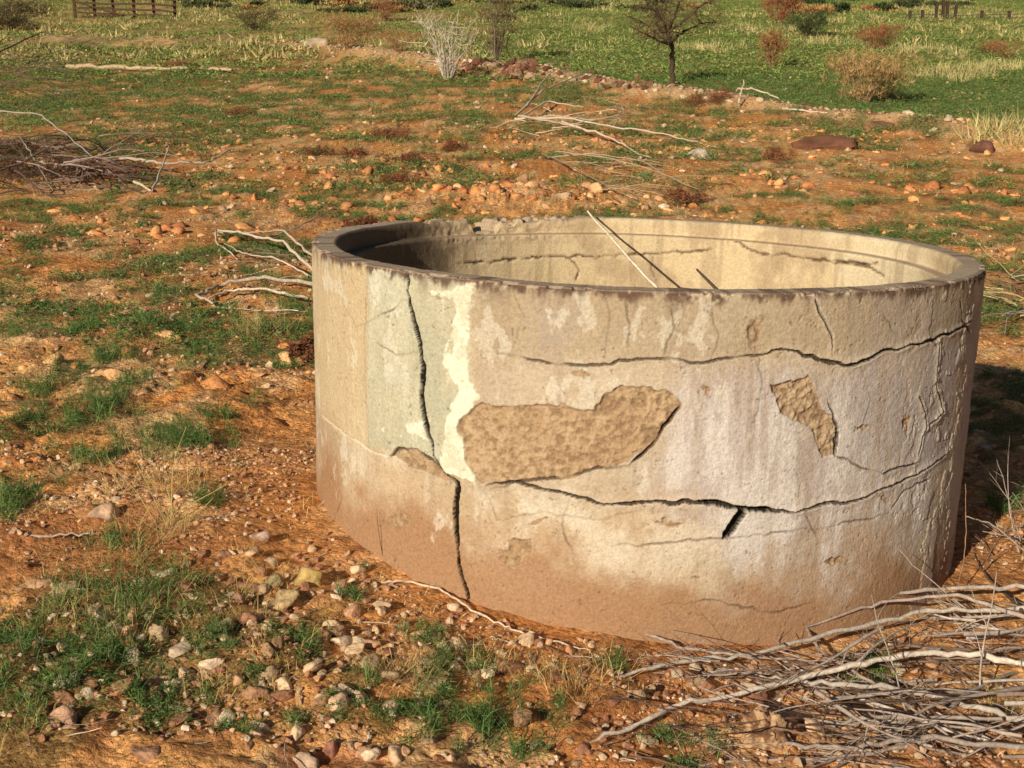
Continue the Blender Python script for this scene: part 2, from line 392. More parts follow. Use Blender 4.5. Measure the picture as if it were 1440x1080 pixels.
C=mixc(C,(.10,.055,.04),((K==0)|((K==1)&(PR>R0-.014)))*edge*frontside*sst(.34,.5,fbm(S*42,PZ*42,4,241,.6))*.9)
C=mixc(C,(.17,.11,.08),(K==0)*sst(ZR-.08,ZR,PZ)*sst(.5,.68,nst)*.6*frontside)
rt=(K==1)&(PZ>ZR-.002); C=np.where(rt[...,None],mixc(C,(.40,.29,.22),np.ones_like(S)*.6),C)
C=mixc(C,(.15,.09,.07),rt*sst(.5,.60,nd)*.75*frontside)
disp-=((K==1)&(PR>R0-.02))*chip*.007
disp-=(K==0)*sst(ZR-.012,ZR-.003,PZ)*chip*.005
disp+=rt*(nb-.5)*.007
inn=(K>=2); THp=np.where(TH<0,TH+2*math.pi,TH); Ssave=S.copy()
C=np.where(inn[...,None],mixc(mixc(np.tile(np.array([.60,.465,.295]),S.shape+(1,)),(.46,.34,.215),sst(.44,.62,nb)),(.66,.54,.37),sst(.50,.62,na)),C)
C=mixc(C,(.36,.26,.17),inn*sst(.56,.66,nst)*.5)
C=mixc(C,(.36,.26,.18),(K==3)*.6)
C=mixc(C,(.10,.07,.05),inn*sst(3.75,4.15,THp+(nb-.5)*.5)*sst(6.0,5.5,THp)*.85)    # shade on the left inner wall, painted into its colour
S=THp*R0
for k,(pl,w) in enumerate([([(640,372),(700,366),(760,362),(850,360),(930,356),(1000,352)],.004),([(1022,333),(1045,347),(1066,356),(1120,362),(1215,373),(1243,388)],.005),([(1165,368),(1200,372),(1235,370)],.0035),([(800,362),(815,380),(810,395)],.002),([(920,357),(915,380),(925,398)],.002)]):
    crack(pl,w,.012,.8,.004,40+k,fn=sheet_in,msk=(K==4),col=(.08,.045,.03))
S=Ssave
thb=math.atan2(-.50,-.87)+2*math.pi
bk=sst(.40,.22,np.abs(THp-thb))
bn=fbm(THp*R0*6,PR*4,4,251,.6)
stp=.35*sst(.42,.45,bn)+.35*sst(.50,.53,bn)+.3*sst(.57,.60,bn)
zoff=-bk*(PZ>ZR-.07)*sst(ZR-.07,ZR,PZ)*(.004+.045*stp)
roff=bk*(PZ>ZR-.08)*(fbm(THp*R0*22,PZ*22+PR*14,4,261,.65)-.5)*.022
zoff+=bk*(K==1)*(nc-.5)*.014
C=mixc(C,(.50,.36,.24),bk*(PZ>ZR-.1)*.5)
rr=PR+disp*NR+roff; zz=PZ+disp*NZ+zoff
V=np.stack([rr*np.sin(TH),-rr*np.cos(TH),zz],-1).reshape(-1,3)
idx=np.arange(nr_*nt_).reshape(nr_,nt_); nxt=np.roll(idx,-1,1)
Fq=np.stack([idx[:-1],nxt[:-1],nxt[1:],idx[1:]],-1).reshape(-1,4)
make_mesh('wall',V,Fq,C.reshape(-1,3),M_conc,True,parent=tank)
a=np.linspace(0,2*math.pi,97)[:-1]; rs=np.linspace(0.02,R0-.125,24)
A,Rr=np.meshgrid(a,rs); vx=Rr*np.sin(A); vy=-Rr*np.cos(A); vz=.12+.04*fbm(vx*4,vy*4,4,271)
idx=np.arange(A.size).reshape(A.shape); nxt=np.roll(idx,-1,1)
make_mesh('silt_floor',np.stack([vx,vy,vz],-1).reshape(-1,3),np.stack([idx[:-1],idx[1:],nxt[1:],nxt[:-1]],-1).reshape(-1,4),np.tile([.22,.13,.075],(A.size,1)),M_stone,True,parent=tank)

# ------------------------------------------------------------ stones
def ico(sub):
    import bmesh
    bm=bmesh.new(); bmesh.ops.create_icosphere(bm,subdivisions=sub,radius=1)
    v=np.array([x.co[:] for x in bm.verts]); f=np.array([[q.index for q in p.verts] for p in bm.faces]); bm.free(); return v,f
def stone_variants(sub,n,seed,rgh=.12):
    v,f=ico(sub); out=[]
    r=np.random.default_rng(seed)
    for i in range(n):
        w=v.copy()
        for _ in range(9):
            nrm=r.normal(size=3); nrm/=np.linalg.norm(nrm); d=r.uniform(.45,.85)
            s=w@nrm; w-=np.outer(np.maximum(s-d,0),nrm)*.95
        w*=1+rgh*(vn2(v[:,0]*2+i*5,v[:,1]*2+v[:,2]*3,seed+i)-.5)[:,None]+rgh*.8*(fbm(v[:,0]*5+i*5,v[:,1]*5+v[:,2]*6,2,seed+i+50)-.5)[:,None]
        out.append(w)
    return out,f
SV1,SF1=stone_variants(1,10,1); SV2,SF2=stone_variants(3,10,2,.25); SVC,SFC=stone_variants(2,10,5,.6)
pal=np.array([[.56,.32,.18],[.44,.21,.115],[.64,.44,.28],[.33,.15,.09],[.58,.39,.25],[.48,.26,.15],[.70,.53,.38]])
def scatter_stones(acc,x,y,r,flat=.6,variants=None,faces=None,palette=pal,sink=.25):
    variants=variants or SV1; faces=SF1 if faces is None else faces
    z=terrf(x,y)
    for i in range(len(x)):
        v=variants[rng.integers(len(variants))]; a=rng.uniform(0,6.28); sc=r[i]*np.array([rng.uniform(.8,1.4),rng.uniform(.7,1.1),rng.uniform(flat*.7,flat*1.3)])
        w=v*sc; ca,sa=math.cos(a),math.sin(a); tl=rng.uniform(-.4,.4)
        w=np.stack([w[:,0]*ca-w[:,1]*sa,w[:,0]*sa+w[:,1]*ca,w[:,2]+w[:,0]*tl],-1)+np.array([x[i],y[i],z[i]+sc[2]*(1-2*sink)*.5])
        c=palette[rng.integers(len(palette))]*rng.uniform(.65,1.15)
        acc.add(w,faces,c)
def outside(x,y,m=1.12): return (x-TX)**2+(y-TY)**2>m*m
def zone(n,y0,y1,power=1.0,k=.42,pad=.5):
    u=rng.uniform(0,1,n); y=np.sqrt(y0*y0+u*(y1*y1-y0*y0)); x=rng.uniform(-1,1,n)*(k*y+pad); m=outside(x,y); return x[m],y[m]
acc=Acc()
x,y=zone(23000,2.8,4.9); n=fbm(x*2,y*2,3,301); m=n>rng.uniform(.3,.60,len(x)); x,y=x[m],y[m]
scatter_stones(acc,x,y,.003+.011*rng.random(len(x))**2.2,flat=.75)
x,y=zone(13000,4.9,12); n=fbm(x*1.2,y*1.2,3,302); m=n>rng.uniform(.35,.62,len(x)); x,y=x[m],y[m]
scatter_stones(acc,x,y,.005+.02*rng.random(len(x))**3,flat=.8)
x,y=zone(6500,12,45); scatter_stones(acc,x,y,.015+.045*rng.random(len(x))**3)
acc.build('gravel',M_stone,False)
acc=Acc(); x,y=zone(4600,5.2,22,k=.40); n=fbm(x*.9,y*.9,3,305); m=(n>rng.uniform(.40,.62,len(x)))&outside(x,y,1.3); x,y=x[m],y[m]
scatter_stones(acc,x,y,.012+.06*rng.random(len(x))**3,flat=.6,variants=SVC,faces=SFC,sink=.7,palette=np.array([[.86,.42,.17],[.72,.31,.11],[.80,.45,.22],[.60,.26,.10]]))
xs=rub[0]+rng.normal(0,.65,200); ys=rub[1]+rng.normal(0,.5,200); m=outside(xs,ys,1.25)
scatter_stones(acc,xs[m],ys[m],.012+.07*rng.random(m.sum())**2.8,flat=.75,variants=SVC,faces=SFC,sink=.65,palette=np.array([[.78,.37,.15],[.64,.28,.11],[.76,.43,.22]]))
for (px,py) in [(480,255),(250,205),(620,235),(1090,262),(700,262),(880,205),(380,290),(1330,270),(200,330),(560,300)]:
    p=G(px,py); k=26; scatter_stones(acc,p[0]+rng.normal(0,.35,k),p[1]+rng.normal(0,.35,k),.02+.07*rng.random(k)**2,flat=.75,variants=SVC,faces=SFC,sink=.6,palette=np.array([[.66,.27,.11],[.54,.21,.09],[.74,.36,.15]]))
acc.build('earth_clods',M_stone,True)
acc=Acc(); x,y=zone(2600,2.8,4.5); m=(fbm(x*1.5,y*1.5,3,303)>rng.uniform(.42,.6,len(x))); x,y=x[m],y[m]
scatter_stones(acc,x,y,.010+.022*rng.random(len(x))**2.6,flat=.75,variants=SV2,faces=SF2)
bxs=rng.uniform(bx[2]-4,bx[-2]+3,1300); bys=np.interp(bxs,bx,by)+rng.normal(0,.7,1300)
scatter_stones(acc,bxs,bys,.02+.08*rng.random(1300)**3.5,palette=np.array([[.55,.42,.28],[.40,.24,.15],[.60,.46,.32],[.28,.13,.09]]))
acc.build('loose_stones',M_stone,True)
def px_size(p,px): return px*np.linalg.norm(p-np.array([0,0,CAMZ]))/F
def rock(name,px,py,w,h,col):
    p=G(px,py+h*.3); s=px_size(p,w)/2; v=SV2[rng.integers(len(SV2))]*np.array([s*1.1,s*.9,px_size(p,h)/1.6]); z=float(terrf(p[0],p[1]))
    a=rng.uniform(-.5,.5); ca,sa=math.cos(a),math.sin(a); v=np.stack([v[:,0]*ca-v[:,1]*sa,v[:,0]*sa+v[:,1]*ca,v[:,2]+v[:,0]*rng.uniform(-.2,.2)],-1)
    c=mixc(np.tile(np.array(col)*.9,(len(v),1)),np.array(col)*.55,sst(.45,.65,fbm(v[:,0]/s*3,v[:,1]/s*3+v[:,2]/s*2,3,77)))
    make_mesh(name,v+np.array([p[0],p[1],z+px_size(p,h)*.12]),SF2,c,M_stone,True)
for q in [(430,828,44,30,(.66,.46,.18)),(400,853,42,34,(.60,.42,.22)),(384,832,30,26,(.42,.33,.17)),(150,735,46,26,(.62,.40,.27)),(85,1008,44,36,(.60,.36,.24)),(125,985,26,18,(.66,.50,.38)),(332,862,24,20,(.50,.28,.18)),(346,884,34,22,(.42,.20,.12)),(366,770,28,18,(.62,.42,.33)),(50,832,46,24,(.60,.34,.2)),(206,1066,44,26,(.5,.27,.17)),(985,217,38,18,(.68,.55,.42)),(1240,182,34,14,(.30,.14,.09)),(1385,206,36,24,(.22,.10,.07)),(445,60,36,16,(.62,.48,.33)),(735,243,16,20,(.6,.36,.2)),(612,968,42,22,(.52,.36,.2)),(980,960,26,26,(.56,.36,.22)),(430,1062,34,26,(.62,.42,.3)),(300,1010,26,18,(.5,.3,.2)),(465,1045,24,30,(.38,.17,.12)),(895,985,28,20,(.55,.36,.22)),(700,1010,26,14,(.4,.2,.12)),(790,275,30,22,(.6,.4,.25))]:
    rock('rock',*q[:4],q[4])
rock('boulder',1158,206,84,26,(.26,.115,.07))
acc=Acc()
RP=np.array([[.17,.075,.05],[.26,.12,.075],[.42,.28,.18]])
for i in range(60):
    p=G(random.gauss(712,34),random.uniform(88,112)); scatter_stones(acc,np.array([p[0]]),np.array([p[1]]),np.array([random.uniform(.06,.17)]),.8,SV2,SF2,RP)
for i in range(20):
    p=G(random.gauss(870,36),random.uniform(112,124)); scatter_stones(acc,np.array([p[0]]),np.array([p[1]]),np.array([random.uniform(.05,.12)]),.8,SV2,SF2,RP)
acc.build('rock_pile',M_stone,False)

# ------------------------------------------------------------ grasses and weeds
def tufts(acc,cx,cy,rad,hgt,nb,width,c0,c1,spread=.9,droop=.4,zoff=0.,simple=False,cz=None):
    n=len(cx); 
    if n==0: return
    I=np.repeat(np.arange(n),nb); N=len(I)
    a=rng.uniform(0,2*math.pi,N); q=np.sqrt(rng.random(N))*rad[I]
    rx=cx[I]+np.cos(a)*q; ry=cy[I]+np.sin(a)*q
    rz=(terrf(rx,ry) if cz is None else cz[I])+zoff-.004
    L=hgt[I]*rng.uniform(.45,1.25,N); lean=rng.uniform(.05,spread,N); a2=a+rng.normal(0,.8,N)
    dx,dy=np.cos(a2)*lean,np.sin(a2)*lean
    p0=np.stack([rx,ry,rz],-1)
    p1=p0+np.stack([dx*L*.45,dy*L*.45,L*.55],-1)
    p2=p0+np.stack([dx*L*1.15,dy*L*1.15,L*(1-droop*lean*rng.uniform(.3,1.2,N))],-1)
    wa=rng.uniform(0,math.pi,N); w=np.stack([np.cos(wa),np.sin(wa),0*wa],-1)*(width*rng.uniform(.6,1.3,N))[:,None]
    t=rng.random(N)[:,None]; per=rng.uniform(.75,1.2,n)[I][:,None]
    col=(np.array(c0)*(1-t)+np.array(c1)*t)*per
    if simple:
        v=np.stack([p0-w,p0+w,p2],1).reshape(-1,3); f=np.arange(N*3).reshape(-1,3); c=np.repeat(col,3,0)
    else:
        v=np.stack([p0-w*.8,p0+w*.8,p1-w,p1+w,p2],1).reshape(-1,3)
        b=(np.arange(N)*5)[:,None]; f=np.concatenate([b+np.array([0,1,3]),b+np.array([0,3,2]),b+np.array([2,3,4])]); c=np.repeat(col,5,0)
    acc.add(v,f,c)
def herbs(acc,cx,cy,rad,hgt,nl,ll,lw,c0,c1,power=.6,aniso=1.):
    n=len(cx)
    if n==0: return
    I=np.repeat(np.arange(n),nl); N=len(I)
    a=rng.uniform(0,2*math.pi,N); lob=1+.45*np.sin(a*3+rng.uniform(0,6,n)[I])+.25*np.sin(a*5+rng.uniform(0,6,n)[I])
    u=rng.random(N)**.55; q=u*rad[I]*lob
    rx=cx[I]+np.cos(a)*q; ry=cy[I]+np.sin(a)*q
    rz=terrf(rx,ry)+hgt[I]*(1-.75*u*u)*rng.random(N)**power
    p0=np.stack([rx,ry,rz],-1)
    d=rng.normal(0,1,(N,3)); d[:,2]=np.abs(d[:,2])*.7; d[:,0]+=np.cos(a)*.8; d[:,1]+=np.sin(a)*.8
    d/=np.linalg.norm(d,axis=1)[:,None]
    s=rng.normal(0,1,(N,3)); s-=d*(s*d).sum(1)[:,None]; s/=np.linalg.norm(s,axis=1)[:,None]
    L=(ll*rng.uniform(.5,1.4,N))[:,None]; W=(lw*rng.uniform(.6,1.3,N))[:,None]
    v=np.stack([p0-s*W,p0+s*W,p0+d*L],1).reshape(-1,3)
    t=rng.random(N)[:,None]; per=rng.uniform(.7,1.2,n)[I][:,None]
    col=(np.array(c0)*(1-t)+np.array(c1)*t)*per
    acc.add(v,np.arange(N*3).reshape(-1,3),np.repeat(col,3,0))
GR0,GR1=(.045,.095,.03),(.17,.27,.075)
acc=Acc()
def pick(n,y0,y1):
    x,y=zone(n,y0,y1,k=.40); v=veg(x,y); m=v>rng.uniform(.2,.95,len(x)); return x[m],y[m]
x,y=pick(4000,2.8,6.5)
herbs(acc,x,y,rng.uniform(.015,.05,len(x)),rng.uniform(.015,.06,len(x)),75,.012,.0012,GR0,GR1)
x,y=pick(14000,6.5,14)
herbs(acc,x,y,rng.uniform(.03,.08,len(x)),rng.uniform(.025,.08,len(x)),36,.022,.0026,GR0,GR1)
x,y=pick(26000,14,32)
herbs(acc,x,y,rng.uniform(.06,.16,len(x)),rng.uniform(.04,.11,len(x)),18,.04,.006,GR0,(.20,.27,.08))
x,y=pick(34000,30,98)
herbs(acc,x,y,rng.uniform(.12,.4,len(x)),rng.uniform(.05,.16,len(x)),12,.08,.018,(.07,.125,.03),(.30,.35,.10))
acc.build('green_weeds',M_leaf,False)
acc=Acc()
def clump(px,py,wpx,hpx,n,c0=GR0,c1=GR1,w=.0009,sp=1.2,herb=True):
    p=G(px,py); s=px_size(p,1); k=max(4,int(n/60)); 
    x=p[0]+rng.normal(0,.30,k)*wpx*s; y=p[1]+rng.normal(0,.42,k)*wpx*s*.8; m=outside(x,y); x,y=x[m],y[m]
    if herb:
        herbs(acc,x,y,np.full(len(x),wpx*s*.13)*rng.uniform(.5,1.3,len(x)),hpx*s*rng.uniform(.4,1.0,len(x)),75,.0042*hpx*s*100/3+.004,.0010,c0,c1,.8)
        tufts(acc,x,y,np.full(len(x),wpx*s*.10),hpx*s*rng.uniform(.5,1.1,len(x)),14,w,c0,c1,sp)
    else: tufts(acc,x,y,np.full(len(x),wpx*s*.16),np.full(len(x),hpx*s),40,w,c0,c1,sp)
for q in [(60,980,120,45,1300),(180,850,170,50,1800),(120,930,140,40,1200),(250,620,100,50,2000),(20,715,80,50,1600),(120,580,90,40,1500),(150,500,80,35,1100),(60,540,80,35,1100),(160,775,60,35,500),(290,730,60,40,400),(30,470,80,30,900),(130,640,80,35,1000),(200,545,90,30,1000),(40,590,60,30,600),(280,500,70,30,700),(220,465,80,28,800),(110,470,70,28,700),(300,590,60,30,500),(530,795,50,40,700),(490,850,40,30,300),(650,960,130,45,1100),(610,1030,120,45,900),(700,1040,120,50,1100),(600,900,60,35,400),(860,950,60,40,400),(300,920,70,40,400),(200,985,70,50,500),(420,930,60,40,300),(450,1010,80,30,300),(280,995,70,30,300),(30,900,90,40,500),(340,1040,80,35,300),(520,1000,90,35,300),(760,1000,90,40,400),(1420,720,50,50,500),(770,860,50,40,400),(1180,300,60,20,300),(1230,960,80,50,500),(950,1060,120,40,600),(240,420,80,25,800),(350,380,60,25,500),(410,430,60,40,700),(390,470,60,40,600),(120,430,90,25,800),(300,350,90,22,700),(1150,285,80,22,500),(1290,310,80,22,500)]:
    clump(*q)
acc.build('weed_clumps',M_leaf,False)
acc=Acc()
ST0,ST1=(.34,.23,.09),(.64,.48,.21)
for q in [(180,880,260,40,1200),(230,700,130,60,340),(250,760,110,50,220),(780,950,170,45,500),(620,940,160,40,400),(420,980,220,25,340),(130,800,150,30,260),(380,470,110,45,360),(900,270,170,36,300),(520,780,50,50,90),(1400,1000,140,50,200),(60,1050,150,35,300)]:
    clump(*q,c0=ST0,c1=ST1,w=.0006,sp=1.7,herb=False)
x,y=zone(1700,3,9); m=fbm(x,y,3,401)>.47; x,y=x[m],y[m]
tufts(acc,x,y,rng.uniform(.01,.06,len(x)),rng.uniform(.02,.05,len(x)),12,.0007,ST0,ST1,1.8)
x,y=zone(2200,9,30); tufts(acc,x,y,rng.uniform(.03,.12,len(x)),rng.uniform(.03,.08,len(x)),12,.003,ST0,ST1,1.5,simple=True)
x,y=zone(3200,36,98); m=fbm(x*.2,y*.2,3,403)>.48; x,y=x[m],y[m]; tufts(acc,x,y,rng.uniform(.2,.6,len(x)),rng.uniform(.08,.28,len(x)),18,.03,(.34,.27,.11),(.60,.50,.24),1.3,simple=True)
for (px,py,wd) in [(1300,110,70),(1425,190,50),(1340,104,60),(1180,60,50),(1000,70,50),(1400,96,50),(830,40,60),(560,62,40),(1290,75,60),(1050,40,60)]:
    p=G(px,py); s=px_size(p,1); k=26; x=p[0]+rng.normal(0,.4,k)*wd*s; y=p[1]+rng.normal(0,.9,k)*wd*s
    tufts(acc,x,y,np.full(k,.2),rng.uniform(.12,.36,k),22,.010,(.40,.33,.13),(.64,.54,.27),1.2,simple=True)
acc.build('dry_grass',M_dry,False)
acc=Acc(); x,y=zone(800,6,32); m=fbm(x*.8,y*.8,3,402)>.5; x,y=x[m],y[m]
RB0,RB1=(.12,.042,.025),(.30,.12,.06)
herbs(acc,x,y,rng.uniform(.04,.17,len(x)),rng.uniform(.02,.07,len(x)),70,.03,.0035,RB0,RB1)
for (px,py,wd,hp) in [(335,162,70,10),(540,190,50,14),(575,228,50,14),(555,258,50,14),(450,215,40,10),(965,285,50,22),(1095,225,50,14),(510,320,50,20),(430,500,30,20),(640,210,40,10),(1400,75,40,14),(180,205,40,10),(500,218,40,10),(1000,145,50,18),(240,95,40,8),(20,250,140,30),(90,255,120,26),(150,245,90,20),(10,225,100,30)]:
    p=G(px,py); s=px_size(p,1); k=10; x=p[0]+rng.normal(0,.28,k)*wd*s; y=p[1]+rng.normal(0,.4,k)*wd*s
    m=outside(x,y); x,y=x[m],y[m]; k=len(x)
    herbs(acc,x,y,np.full(k,wd*s*.17),np.full(k,hp*s),150,hp*s*.3,.004,*((RB0,RB1) if hp<24 else ((.05,.03,.02),(.14,.08,.05))))
acc.build('dead_brown_herbs',M_dry,False)

# ------------------------------------------------------------ branches
def tube(acc,pts,rad,col,sides=5):
    pts=np.asarray(pts,float); n=len(pts); rad=np.asarray(rad,float)
    tg=np.gradient(pts,axis=0); tg/=np.linalg.norm(tg,axis=1)[:,None]+1e-9
    up=np.array([0.13,0.21,.97]); a=np.cross(tg,up); a/=np.linalg.norm(a,axis=1)[:,None]+1e-9; b=np.cross(tg,a)
    ang=np.linspace(0,2*math.pi,sides,endpoint=False)
    v=pts[:,None]+rad[:,None,None]*(a[:,None]*np.cos(ang)[None,:,None]+b[:,None]*np.sin(ang)[None,:,None])
    v=v.reshape(-1,3); i=np.arange(n*sides).reshape(n,sides); j=np.roll(i,-1,1)
    f=np.stack([i[:-1],j[:-1],j[1:],i[1:]],-1).reshape(-1,4)
    acc.add(v,f,np.asarray(col)*random.uniform(.7,1.15))
def stick(acc,p,d,L,r,col,wig=.12,forks=2,depth=0,grav=0,floor=True,taper=.35,step=None):
    d=np.array(d,float); d/=np.linalg.norm(d); n=max(5,int(L/(step or max(.035,L/18)))); st=L/n; pts=[np.array(p,float)]; 
    if math.hypot(p[0]-TX,p[1]-TY)<1.12: return
    for i in range(n):
        d=d+rng.normal(0,wig,3)*np.array([1,1,.6])*.6; d[2]-=grav; d/=np.linalg.norm(d); q=pts[-1]+d*st
        if floor:
            g=float(terr(q[0],q[1]))+r*.8
            if q[2]<g: q[2]=g; d[2]=max(d[2],.02)
            if math.hypot(q[0]-TX,q[1]-TY)<1.11: break      # stops at the tank wall
        pts.append(q)
    if len(pts)<4: return
    n=len(pts)-1
    t=np.linspace(0,1,n+1); rr_=r*(1-(1-taper)*t)*(1+.12*rng.normal(0,1,n+1)); tube(acc,pts,np.abs(rr_),col,6 if depth==0 else 5)
    if forks>0 and depth<3:
        for k in range(rng.integers(max(1,forks-1),forks+2)):
            i=rng.integers(n//4,n); dd=pts[i+1]-pts[i]; dd/=np.linalg.norm(dd)+1e-9
            dd=dd+rng.normal(0,.5,3)*np.array([1,1,.7])
            stick(acc,pts[i],dd,L*rng.uniform(.25,.55),r*(1-(1-taper)*i/n)*.62,col,wig,forks-1,depth+1,grav,floor,taper)
def path_stick(acc,pp,r,col,h=.01,taper=.5):
    P=[]
    for q in pp:
        g=G(q[0],q[1]); g[2]+=q[2] if len(q)>2 else h; P.append(g)
    P=np.array(P); t=np.linspace(0,len(P)-1,len(P)*6); Q=np.stack([np.interp(t,np.arange(len(P)),P[:,k]) for k in range(3)],-1)
    Q+=rng.normal(0,r*.4,Q.shape); tube(acc,Q,np.linspace(r,r*taper,len(Q))*(1+.12*rng.normal(0,1,len(Q))),col)
GREY=(.40,.32,.28); PALE=(.64,.52,.40); BRN=(.22,.13,.09)
acc=Acc()
def gp_(px,py,h):
    p=G(px,py); return np.array([p[0],p[1],float(terrf(p[0],p[1]))+h])
for i in range(50):
    px=random.uniform(1130,1560); py=random.uniform(885,1095)
    ang=math.pi+random.gauss(.05,.34) if random.random()<.66 else random.gauss(-.1,.6)
    L=random.uniform(.35,1.0)*(1.0 if px>1200 else .65)
    col=random.choice([GREY,GREY,(.50,.42,.37),(.26,.18,.14),(.56,.47,.40),(.32,.23,.19),(.2,.13,.1)])
    stick(acc,gp_(px,py,random.uniform(.0,.12)),(math.cos(ang),math.sin(ang)+ (.05 if px>1300 else 0),random.uniform(-.05,.10)),L,random.uniform(.003,.0075),col,.15,3,grav=.014)
for i in range(110):
    px=random.uniform(950,1500); py=random.uniform(885,1100); ang=random.uniform(0,6.28)
    stick(acc,gp_(px,py,random.uniform(.0,.08)),(math.cos(ang),math.sin(ang)*.6,random.uniform(-.05,.2)),random.uniform(.1,.35),random.uniform(.0012,.003),random.choice([GREY,BRN,(.16,.1,.08),(.12,.075,.055)]),.24,2,grav=.015)
def arc(pp,r,col): path_stick(acc,pp,r,col)
arc([(1440,912,.12),(1300,905,.10),(1180,925,.08),(1060,945,.05),(950,950,.04),(860,965,.02),(735,990,.01)],.008,(.56,.47,.40))
arc([(1440,985,.10),(1330,965,.10),(1200,975,.08),(1080,990,.05),(960,1005,.03),(880,1035,.02),(810,1060,.01)],.0095,(.62,.52,.44))
arc([(1440,870,.1),(1340,870,.10),(1220,880,.09),(1140,890,.07),(1060,900,.04)],.008,(.48,.39,.33))
arc([(1440,1040,.05),(1340,1015,.06),(1230,1000,.07),(1130,985,.05),(1060,960,.02)],.009,(.56,.47,.41))
arc([(1440,945,.16),(1330,900,.14),(1230,895,.10),(1130,910,.06)],.007,(.40,.31,.27))
arc([(1440,1075,.04),(1300,1062,.05),(1180,1068,.03),(1080,1055,.02)],.008,GREY)
arc([(1130,900,.05),(1150,940,.05),(1240,1000,.06),(1330,1060,.05)],.006,(.36,.28,.24))
arc([(880,890,.02),(960,925,.03),(1060,950,.05),(1190,960,.06)],.0055,(.42,.33,.28))
arc([(1345,845,.02),(1352,840,.15),(1346,830,.34)],.0025,(.3,.16,.1))
arc([(1440,830,.12),(1390,815,.18),(1350,810,.2)],.004,GREY)
acc.build('dead_branch_pile',M_wood,True)
v,f=ico(5); p=G(1075,1045)
w=v*np.array([.060,.045,.060]); w*=1+1.1*(fbm(v[:,0]*3+2,v[:,1]*3+v[:,2]*1.5,5,501,.65)-.5)[:,None]; w[:,2]+=.02
c=mixc(np.tile(np.array([.46,.29,.17]),(len(v),1)),(.18,.09,.05),sst(.44,.56,fbm(v[:,0]*5,v[:,2]*3,4,502,.65)))
make_mesh('wood_stump',w+p,f,c,M_wood,True)
acc=Acc()
path_stick(acc,[(535,828),(575,826),(620,838),(665,868),(700,885),(735,900),(780,912),(830,925)],.004,PALE,.02)
path_stick(acc,[(740,903),(720,915),(690,905)],.003,PALE,.02)
path_stick(acc,[(0,765),(60,768),(140,764)],.005,(.54,.44,.36),.03)
path_stick(acc,[(0,690),(40,700)],.004,GREY,.02)
for i in range(80):
    px=random.uniform(0,1000); py=random.uniform(780,1080); a=random.uniform(0,6.28)
    stick(acc,gp_(px,py,.004),(math.cos(a),math.sin(a),.02),random.uniform(.05,.16),random.uniform(.0008,.002),random.choice([GREY,BRN,PALE]),.2,1,grav=.03)
acc.build('fallen_twig',M_wood,True)
acc=Acc()
for (a,b) in [((240,750),(165,590)),((225,745),(150,640)),((240,750),(262,600)),((230,750),(300,700)),((215,740),(320,680)),((250,740),(200,660)),((540,792),(530,725)),((545,792),(550,730)),((548,794),(560,745))]:
    p=G(*a); d=ray(*b); t=p[1]/d[1]; q=np.array([0,0,CAMZ])+d*t
    m=(p+q)/2+rng.normal(0,.015,3); tube(acc,[p,p*.6+m*.4,m,(m+q)/2+rng.normal(0,.01,3),q],[.0018,.0016,.0013,.001,.0007],(.54,.42,.16) if a[0]<500 else (.2,.11,.08),4)
acc.build('dry_weed_stems',M_dry,True)
acc=Acc()
path_stick(acc,[(440,392,.05),(400,372,.15),(350,352,.12),(305,335,.06),(303,345,.03),(335,368,.02)],.012,PALE)
path_stick(acc,[(445,380,.08),(400,365,.2),(370,345,.1),(330,335,.04),(300,332,.02)],.010,PALE)
path_stick(acc,[(380,344,.06),(420,338,.1),(470,320,.16)],.008,PALE)
path_stick(acc,[(440,395,.02),(390,385,.1),(345,370,.06),(315,345,.02)],.008,(.5,.4,.32))
path_stick(acc,[(440,412,.06),(370,410,.08),(310,412,.05),(278,424,.03),(300,430,.02)],.014,PALE)
path_stick(acc,[(435,425,.02),(370,420,.06),(320,418,.04),(285,426,.01)],.010,PALE)
for i in range(12):
    stick(acc,gp_(random.uniform(370,440),random.uniform(370,450),.05),(-1,random.uniform(-.6,.6),random.uniform(-.1,.4)),random.uniform(.2,.5),.003,random.choice([GREY,PALE,BRN]),.2,2,grav=.03)
acc.build('fallen_branch',M_wood,True)
acc=Acc()
for i in range(90):
    px=random.gauss(60,75); py=random.uniform(205,275); a=random.gauss(.1,.6) if random.random()<.6 else math.pi+random.gauss(0,.6)
    stick(acc,gp_(px,py,random.uniform(.02,.22)),(math.cos(a),math.sin(a)*.7,random.uniform(-.1,.2)),random.uniform(.4,1.3),random.uniform(.006,.014),random.choice([(.13,.08,.06),(.10,.06,.05),(.16,.10,.08),(.3,.22,.19)]),.2,3,grav=.03)
path_stick(acc,[(170,235,.1),(230,245,.12),(290,243,.1),(325,236,.2)],.019,(.50,.40,.31))
path_stick(acc,[(190,270,.1),(215,276,.05),(240,245,.3)],.015,(.55,.45,.35))
path_stick(acc,[(0,200,.4),(60,205,.4),(120,235,.2),(170,262,.05)],.012,(.5,.42,.36))
path_stick(acc,[(30,215,.2),(50,250,.2),(75,275,.05)],.010,(.45,.38,.33))
acc.build('brush_heap',M_wood,True)
acc=Acc(); path_stick(acc,[(0,92,.3),(60,70,.5),(150,84,.3)],.02,(.18,.13,.1))
for i in range(12): stick(acc,gp_(random.uniform(-30,30),random.uniform(90,150),.2),(1,random.uniform(-.5,.5),random.uniform(.1,.5)),random.uniform(1,2.5),.012,(.15,.10,.08),.15,3,grav=.03)
acc.build('fallen_branch',M_wood,True)
acc=Acc()
